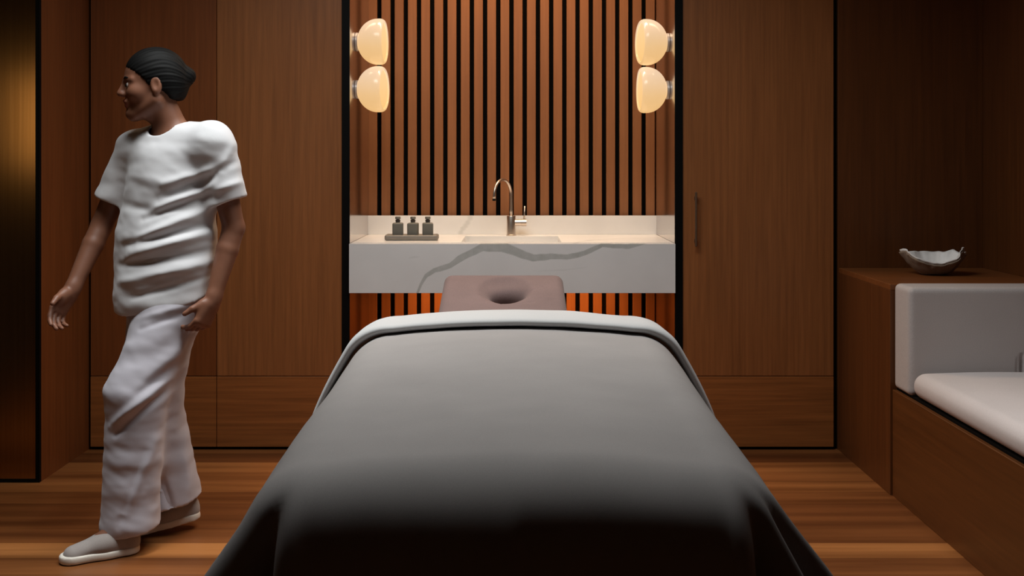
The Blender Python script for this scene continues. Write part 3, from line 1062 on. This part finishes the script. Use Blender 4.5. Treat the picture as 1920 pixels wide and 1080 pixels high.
def build_body():
    F = Field((-1.60, 3.24, 0.0), (-0.84, 3.86, 1.66), 0.0036)
    # torso and pelvis
    F.cone((-1.165, 3.625, 0.90), (-1.160, 3.625, 1.04), 0.125, 0.108, 0.04, squash=(Fp, 0.72))
    F.cone((-1.160, 3.625, 1.04), (-1.150, 3.62, 1.22), 0.108, 0.135, 0.04, squash=(Fc, 0.68))
    F.cone(shL - 0.03 * Lc, shR + 0.03 * Lc, 0.050, 0.050, 0.05)
    F.cone(neck - 0.05 * UP, (shL + neck) / 2 - 0.01 * UP, 0.045, 0.04, 0.03)
    F.cone(neck - 0.05 * UP, (shR + neck) / 2 - 0.01 * UP, 0.045, 0.04, 0.03)
    # legs
    for h_, k_, a_ in ((hipR, kneeR, ankR), (hipL, kneeL, ankL)):
        F.cone(h_, k_, 0.078, 0.05, 0.03)
        F.cone(k_, k_ + (a_ - k_) * 0.35, 0.05, 0.048, 0.02)
        F.cone(k_ + (a_ - k_) * 0.3, a_, 0.048, 0.032, 0.02)
    F.cone(ankR, ballR, 0.034, 0.022, 0.02); F.cone(ankR, ankR + V3(0.008, 0.004, -0.05), 0.028, 0.022, 0.01)
    F.cone(ankL, toeL + V3(0.05, 0.03, 0.01), 0.034, 0.02, 0.02); F.cone(ankL, ankL + V3(0.006, 0.003, -0.04), 0.028, 0.022, 0.01)
    # arms
    for s_, e_, w_ in ((shL, elL, wrL), (shR, elR, wrR)):
        F.cone(s_, e_, 0.047, 0.036, 0.03)
        m = e_ + (w_ - e_) * 0.3
        F.cone(e_, m, 0.036, 0.036, 0.010)
        F.cone(m, w_, 0.036, 0.0245, 0.006)
    # neck and head
    F.cone(neck - 0.04 * UP, H(-0.022, 0, -0.06), 0.056, 0.050, 0.03)
    hx = (Fh, Lh, Uh)
    F.ell(H(-0.008, 0, 0.030), (0.096, 0.074, 0.088), hx, 0.02)
    F.ell(H(0.020, 0, -0.035), (0.066, 0.056, 0.078), hx, 0.03)
    for s_ in (-1, 1):
        F.cone(H(-0.005, s_ * 0.052, -0.050), H(0.058, s_ * 0.016, -0.092), 0.022, 0.018, 0.02)
        F.ell(H(0.052, s_ * 0.038, -0.022), (0.030, 0.026, 0.028), hx, 0.02)
        F.cone(H(0.080, s_ * 0.012, 0.020), H(0.064, s_ * 0.046, 0.020), 0.011, 0.009, 0.012)
    F.cone(H(0.066, 0, -0.094), H(0.070, 0, -0.092), 0.021, 0.019, 0.02)
    for s_ in (-1, 1):
        F.ell(H(0.088, s_ * 0.032, 0.002), (0.013, 0.017, 0.011), hx, 0.010, 'sub')
        F.ell(H(0.069, s_ * 0.031, 0.001), (0.0145, 0.0145, 0.0125), hx, 0.004)
    F.cone(H(0.084, 0, 0.016), H(0.103, 0, -0.022), 0.008, 0.0115, 0.012)
    for s_ in (-1, 1):
        F.ell(H(0.094, s_ * 0.013, -0.027), (0.010, 0.008, 0.008), hx, 0.008)
    F.cone(H(0.084, -0.018, -0.052), H(0.084, 0.018, -0.052), 0.008, 0.008, 0.008)
    F.cone(H(0.089, -0.005, -0.050), H(0.089, 0.005, -0.050), 0.0065, 0.0065, 0.008)
    F.cone(H(0.083, -0.012, -0.064), H(0.083, 0.012, -0.064), 0.0085, 0.0085, 0.006)
    F.cone(H(0.097, -0.016, -0.0575), H(0.097, 0.016, -0.0575), 0.0035, 0.0035, 0.006, 'sub')
    for s_ in (-1, 1):
        F.ell(H(-0.008, s_ * 0.076, -0.004), (0.018, 0.009, 0.031), hx, 0.008)
        F.ell(H(-0.005, s_ * 0.085, 0.000), (0.010, 0.006, 0.018), hx, 0.004, 'sub')

    # hands
    def hand(w_, d, n, s, curls, thumb):
        d, n, s = unit(d), unit(n), unit(s)
        n = unit(n - d * (n @ d)); s = np.cross(d, n) * np.sign(np.cross(d, n) @ s)
        F.cone(w_ - 0.01 * d, w_ + 0.02 * d, 0.024, 0.024, 0.02, squash=(n, 0.75))
        for off, r in ((0.024, 0.0135), (0.008, 0.015), (-0.009, 0.0145), (-0.024, 0.0125)):
            F.cone(w_ + 0.02 * d + off * 0.6 * s, w_ + 0.078 * d + off * s, 0.018, r, 0.012)
        F.ell(w_ + 0.035 * d + 0.024 * s + 0.008 * n, (0.03, 0.018, 0.018), (d, s, n), 0.012)
        for (off, ln, r), cu in zip(((0.027, 0.068, 0.0088), (0.0090, 0.077, 0.0090), (-0.0095, 0.071, 0.0086), (-0.0270, 0.056, 0.0078)), curls):
            p = w_ + (0.082 - abs(off) * 0.15) * d + off * 1.06 * s
            ang_ = 0.15
            for f_, k2 in ((0.45, 1.0), (0.30, 1.25), (0.25, 0.9)):
                ang_ += cu * k2
                dr = d * math.cos(ang_) + n * math.sin(ang_)
                q = p + dr * ln * f_
                F.cone(p, q, r, r * 0.92, 0.0035)
                p = q; r *= 0.92
        p = w_ + 0.022 * d + 0.028 * s + 0.006 * n
        dr = unit(s * thumb[0] + d * thumb[1] + n * thumb[2])
        q = p + dr * 0.036; F.cone(p, q, 0.0135, 0.0105, 0.008)
        dr2 = unit(dr + 0.5 * d + 0.25 * n); r2 = q + dr2 * 0.028
        F.cone(q, r2, 0.0105, 0.0085, 0.004)
    hand(wrL, (-0.36, -0.20, -0.88), (-0.8, 0.55, 0.2), (-0.55, -0.8, 0.1), (0.42, 0.50, 0.58, 0.66), (0.55, 0.75, 0.35))
    hand(wrR, (-0.40, -0.40, -0.80), (0.75, -0.5, -0.3), (-0.45, -0.55, 0.5), (0.26, 0.32, 0.38, 0.44), (0.6, 0.75, 0.3))
    me = F.mesh('person_body', relax=1)
    co = np.empty(len(me.vertices) * 3, np.float32); me.vertices.foreach_get('co', co); co = co.reshape(-1, 3)
    q = co - headC
    f_, l_, u_ = q @ Fh, q @ Lh, q @ Uh
    lip = (f_ > 0.082) & (np.abs(l_) < 0.024 - 0.5 * np.abs(u_ + 0.058)) & (np.abs(u_ + 0.0575) < 0.0135)
    a = me.attributes.new('lip', 'FLOAT', 'POINT'); a.data.foreach_set('value', lip.astype(np.float32))
    return me


def pchild(name, me, mat, parent=None):
    me.transform(Matrix.Translation(-PL))
    return link(name, me, mat, parent or PE)


pchild('person_body', build_body(), M['skin'])

# hair: swept back cap with a small low bun
F = Field((-1.36, 3.44, 1.36), (-1.02, 3.74, 1.68), 0.003)
hx = (Fh, Lh, Uh)
F.ell(H(-0.014, 0, 0.036), (0.101, 0.081, 0.094), hx, 0.01)
F.ell(H(-0.045, 0, 0.005), (0.072, 0.076, 0.080), hx, 0.02)
F.ell(H(-0.112, 0, 0.030), (0.030, 0.032, 0.030), hx, 0.018)
F.ell(H(0.085, 0, -0.030), (0.088, 0.110, 0.088), hx, 0.012, 'sub')
F.ell(H(0.000, 0, -0.075), (0.060, 0.12, 0.072), hx, 0.015, 'sub')
F.ell(H(-0.06, 0, -0.11), (0.07, 0.12, 0.06), hx, 0.015, 'sub')
def hairdef(P, N):
    q = P - headC
    l_, u_ = q @ Lh, q @ Uh
    a = np.arctan2(u_, l_)
    return P + N * (0.0006 * np.sin(a * 46 + 3 * np.sin((q @ Fh) * 30)) + 0.0006 * np.sin(a * 23))[:, None]
hr = pchild('hair', F.mesh('hair', relax=1, deform=hairdef), M['hair'])
hr['label'] = 'short black hair swept back'
for s_ in (-1, 1):
    bm = tube_bm([H(0.090, s_ * 0.012, 0.024), H(0.086, s_ * 0.028, 0.029), H(0.070, s_ * 0.048, 0.023)], [0.0025, 0.0035, 0.0015], 8)
    pchild('eyebrow', mesh_of(bm, 'eyebrow', True), M['hair'])
    bm = bmesh.new(); bmesh.ops.create_uvsphere(bm, u_segments=20, v_segments=12, radius=0.0118)
    bmesh.ops.translate(bm, verts=bm.verts, vec=Vector(H(0.0735, s_ * 0.031, 0.001)))
    ey = pchild('eye', mesh_of(bm, 'eye', True), M['eye'])
    bm = bmesh.new(); bmesh.ops.create_uvsphere(bm, u_segments=16, v_segments=10, radius=0.0068)
    bmesh.ops.translate(bm, verts=bm.verts, vec=Vector(H(0.0805, s_ * 0.0315, 0.001)))
    pchild('iris', mesh_of(bm, 'iris', True), M['hair'], ey)


def cloth(f):
    """large wrinkles from f, then small irregular creases"""
    def g(P, N):
        P = f(P, N)
        d = np.array([noise.noise(Vector((p[0] * 9, p[1] * 9, p[2] * 22))) * 0.0045 + noise.noise(Vector((p[0] * 26 + p[2] * 14, p[1] * 20, p[2] * 40))) * 0.0010 for p in P])
        return P + N * d[:, None]
    return g


# picture plane helper for wrinkles on the clothes: photo pixel at the person's distance
def pp(x, y, D=3.49):
    s_ = 2000.0 / D
    return ((x - 960) / s_, D, 1.25 - (y - HZ) / s_)


def build_shirt():
    F = Field((-1.46, 3.40, 0.72), (-0.84, 3.86, 1.42), 0.0040)
    F.cone((-1.180, 3.615, 0.80), (-1.172, 3.615, 0.98), 0.186, 0.176, 0.04, squash=(Fc, 0.80))
    F.cone((-1.172, 3.615, 0.98), (-1.150, 3.615, 1.21), 0.176, 0.170, 0.04, squash=(Fc, 0.76))
    F.cone(shL - 0.02 * Lc - 0.005 * UP, shR + 0.02 * Lc - 0.005 * UP, 0.069, 0.067, 0.05)
    F.cone(neck - 0.045 * UP, shL - 0.04 * Lc, 0.062, 0.066, 0.03)
    F.cone(neck - 0.045 * UP, shR + 0.04 * Lc, 0.062, 0.066, 0.03)
    cl_, cr_ = shL + (elL - shL) * 0.70, shR + (elR - shR) * 0.68
    el2, er2 = shL + (elL - shL) * 1.1, shR + (elR - shR) * 1.1
    # sleeves
    G = Field((-1.46, 3.40, 0.72), (-0.84, 3.86, 1.42), 0.0040)
    G.cone(shL, el2, 0.066, 0.066, 0.0); G.plane(cl_, unit(elL - shL) + 0.18 * Lc)
    G2 = Field((-1.46, 3.40, 0.72), (-0.84, 3.86, 1.42), 0.0040)
    G2.cone(shR, er2, 0.064, 0.064, 0.0); G2.plane(cr_, elR - shR)
    F.plane((-1.185, 3.6, 0.790), unit((0.22, 0.25, -1.0)))
    for g_ in (G.F, G2.F):
        hh = np.maximum(0.03 - np.abs(F.F - g_), 0) / 0.03
        hh[:, :, :int((1.02 - 0.72) / 0.004)] = 0
        F.F = np.minimum(F.F, g_) - hh * hh * 0.03 * 0.25
    S_ = F.F.copy()
    F.shell(0.010)
    # open hem and cuffs: drop the closing caps
    for p, nrm, lo in (((-1.185, 3.6, 0.796), unit((0.22, 0.25, -1.0)), None),):
        X = np.meshgrid(*[F.lo[i] + F.h * np.arange(F.n[i]) for i in range(3)], indexing='ij', sparse=True)
        d = sum((X[i] - p[i]) * nrm[i] for i in range(3))
        F.F = np.where((d > -0.012) & (S_ < -0.011 + 0 * d) , 0.003, F.F).astype(np.float32)
    F.cone(neck + Fc * 0.012, neck + 0.16 * UP - 0.02 * Fc, 0.064, 0.085, 0.004, 'sub')
    F.ell(neck + 0.045 * Fc - 0.012 * UP, (0.055, 0.055, 0.035), k=0.006, op='sub')
    L = []
    # diagonal and stacked wrinkles of the loose t-shirt
    L += [(pp(445, 380), pp(390, 405), 0.012, -0.0075)]
    L += [(pp(405, 330), pp(300, 372), 0.016, -0.0125), (pp(395, 318), pp(310, 345), 0.014, 0.0100), (pp(400, 348), pp(290, 395), 0.016, 0.0125),
          (pp(392, 365), pp(270, 410), 0.013, -0.0125), (pp(400, 385), pp(260, 450), 0.018, 0.0150), (pp(390, 420), pp(225, 462), 0.014, -0.0137),
          (pp(395, 435), pp(240, 480), 0.018, 0.0150), (pp(400, 470), pp(215, 500), 0.014, -0.0125), (pp(400, 490), pp(220, 530), 0.020, 0.0150),
          (pp(390, 520), pp(250, 556), 0.012, -0.0100), (pp(230, 330), pp(330, 345), 0.02, 0.006), (pp(215, 385), pp(300, 395), 0.015, -0.0075),
          (pp(445, 300), pp(395, 330), 0.012, -0.0075), (pp(448, 340), pp(400, 360), 0.012, 0.0075), (pp(440, 260), pp(415, 320), 0.012, 0.0063)]
    return F.mesh('shirt', relax=2, deform=cloth(folds(L, True)))


st = pchild('shirt', build_shirt(), M['shirt'])
st['label'] = 'loose white short-sleeved t-shirt'


def build_pants():
    B = ((-1.48, 3.26, 0.02), (-0.95, 3.86, 0.98), 0.0042)
    F = Field(*B)
    F.cone((-1.165, 3.625, 0.78), (-1.165, 3.625, 0.86), 0.140, 0.128, 0.04, squash=(Fp, 0.80))
    F.cone(hipR - 0.04 * UP, kneeR, 0.098, 0.095, 0.05)
    F.cone(kneeR, V3(-1.170, 3.65, 0.10), 0.095, 0.104, 0.04)
    F.cone(V3(-1.170, 3.65, 0.10), V3(-1.168, 3.65, 0.0), 0.104, 0.106, 0.02)
    F.plane((-1.17, 3.65, 0.100), unit((0.18, 0.10, -1)))
    G = Field(*B)
    G.cone(hipL - 0.04 * UP, kneeL + V3(0.022, 0.02, 0), 0.098, 0.092, 0.05)
    G.cone(kneeL + V3(0.022, 0.02, 0), V3(-1.238, 3.46, 0.10), 0.092, 0.090, 0.04)
    G.cone(V3(-1.238, 3.46, 0.10), V3(-1.238, 3.46, 0.0), 0.090, 0.093, 0.02)
    G.plane((-1.24, 3.46, 0.068), unit((0.10, 0.10, -1)))
    W = Field(*B)
    W.cone((-1.17, 3.60, 0.75), (-1.205, 3.55, 0.26), 0.11, 0.045, 0.02)
    for g_, kk in ((G.F, 0.035), (W.F, 0.05)):
        hh = np.maximum(kk - np.abs(F.F - g_), 0) / kk
        hh[:, :, :int((0.16 - 0.02) / 0.0042)] = 0
        F.F = np.minimum(F.F, g_) - hh * hh * kk * 0.25
    F.plane((-1.2, 3.6, 0.885), (0, 0, 1))
    S_ = F.F.copy()
    F.shell(0.010)
    F.F[:, :, -int(0.115 / 0.0042):] = np.where(S_[:, :, -int(0.115 / 0.0042):] < -0.0105, 0.003, F.F[:, :, -int(0.115 / 0.0042):])
    lowk = int((0.135 - 0.02) / 0.0042)
    FL = Field(*B)
    FL.cone(kneeR, V3(-1.170, 3.65, 0.10), 0.082, 0.092, 0.0)
    FL.cone(V3(-1.170, 3.65, 0.10), V3(-1.168, 3.65, 0.0), 0.092, 0.094, 0.0)
    FL.cone(V3(-1.238, 3.46, 0.20), V3(-1.238, 3.46, 0.0), 0.078, 0.081, 0.0)
    F.F[:, :, :lowk] = np.where(FL.F[:, :, :lowk] < 0, np.maximum(F.F[:, :, :lowk], -FL.F[:, :, :lowk]), F.F[:, :, :lowk])
    D = 3.38
    L = [(pp(395, 562, D), pp(235, 607, D), 0.012, 0.010), (pp(398, 574, D), pp(250, 622, D), 0.010, -0.010),
         (pp(385, 600, D), pp(265, 720, D), 0.022, 0.010), (pp(372, 640, D), pp(260, 740, D), 0.016, -0.008),
         (pp(340, 690, D), pp(205, 800, D), 0.014, 0.012), (pp(345, 708, D), pp(215, 815, D), 0.010, -0.012),
         (pp(300, 790, D), pp(235, 960, D), 0.016, 0.010), (pp(270, 850, D), pp(225, 985, D), 0.012, -0.006),
         (pp(300, 860, D + .2), pp(330, 960, D + .2), 0.012, -0.014), (pp(345, 800, D + .2), pp(350, 950, D + .2), 0.018, 0.010),
         (pp(330, 760, D + .2), pp(290, 900, D + .2), 0.016, -0.010)]
    return F.mesh('trousers', relax=2, deform=cloth(folds(L, True)))


tr_ = pchild('trousers', build_pants(), M['pants'])
tr_['label'] = 'loose off-white trousers with deep folds'


def shoe(heel, toe, up):
    """low canvas shoe: upper and white sole"""
    heel, toe = np.array(heel, float), np.array(toe, float)
    d = unit(toe - heel); up = unit(np.array(up, float) - d * (np.array(up, float) @ d)); s = np.cross(d, up)
    ln = np.linalg.norm(toe - heel)
    lo = np.minimum(heel, toe) - 0.09; hi = np.maximum(heel, toe) + 0.13
    F = Field(lo, hi, 0.0035)
    F.cone(heel + 0.03 * d + 0.028 * up, heel + 0.10 * d + 0.030 * up, 0.036, 0.038, 0.02)
    F.cone(heel + 0.03 * d + 0.055 * up, heel + 0.06 * d + 0.06 * up, 0.032, 0.032, 0.02)
    F.cone(heel + 0.10 * d + 0.045 * up, toe - 0.05 * d + 0.020 * up, 0.036, 0.036, 0.03, squash=(up, 0.75))
    F.plane(heel + 0.016 * up, -up)
    up_ = F.mesh('shoe')
    G = Field(lo, hi, 0.0035)
    G.cone(heel + 0.035 * d + 0.01 * up, heel + 0.10 * d + 0.01 * up, 0.040, 0.037, 0.03)
    G.cone(heel + 0.10 * d + 0.01 * up, toe - 0.046 * d + 0.01 * up, 0.037, 0.044, 0.03)
    G.plane(heel + 0.022 * up, up)
    G.plane(heel - 0.002 * up, -up)
    so_ = G.mesh('sole')
    return up_, so_


ROLL = unit((0.0, 0.0, 1))
a_, b_ = shoe((-1.078, 3.675, 0.035), (-1.300, 3.565, 0.002), (0, 0, 1))
s1 = pchild('shoe', a_, M['shoe']); pchild('sole', b_, M['rubber'], s1)
a_, b_ = shoe((-1.205, 3.44, 0.004), (-1.415, 3.325, 0.004), (0, 0, 1))
s2 = pchild('shoe', a_, M['shoe']); pchild('sole', b_, M['rubber'], s2)
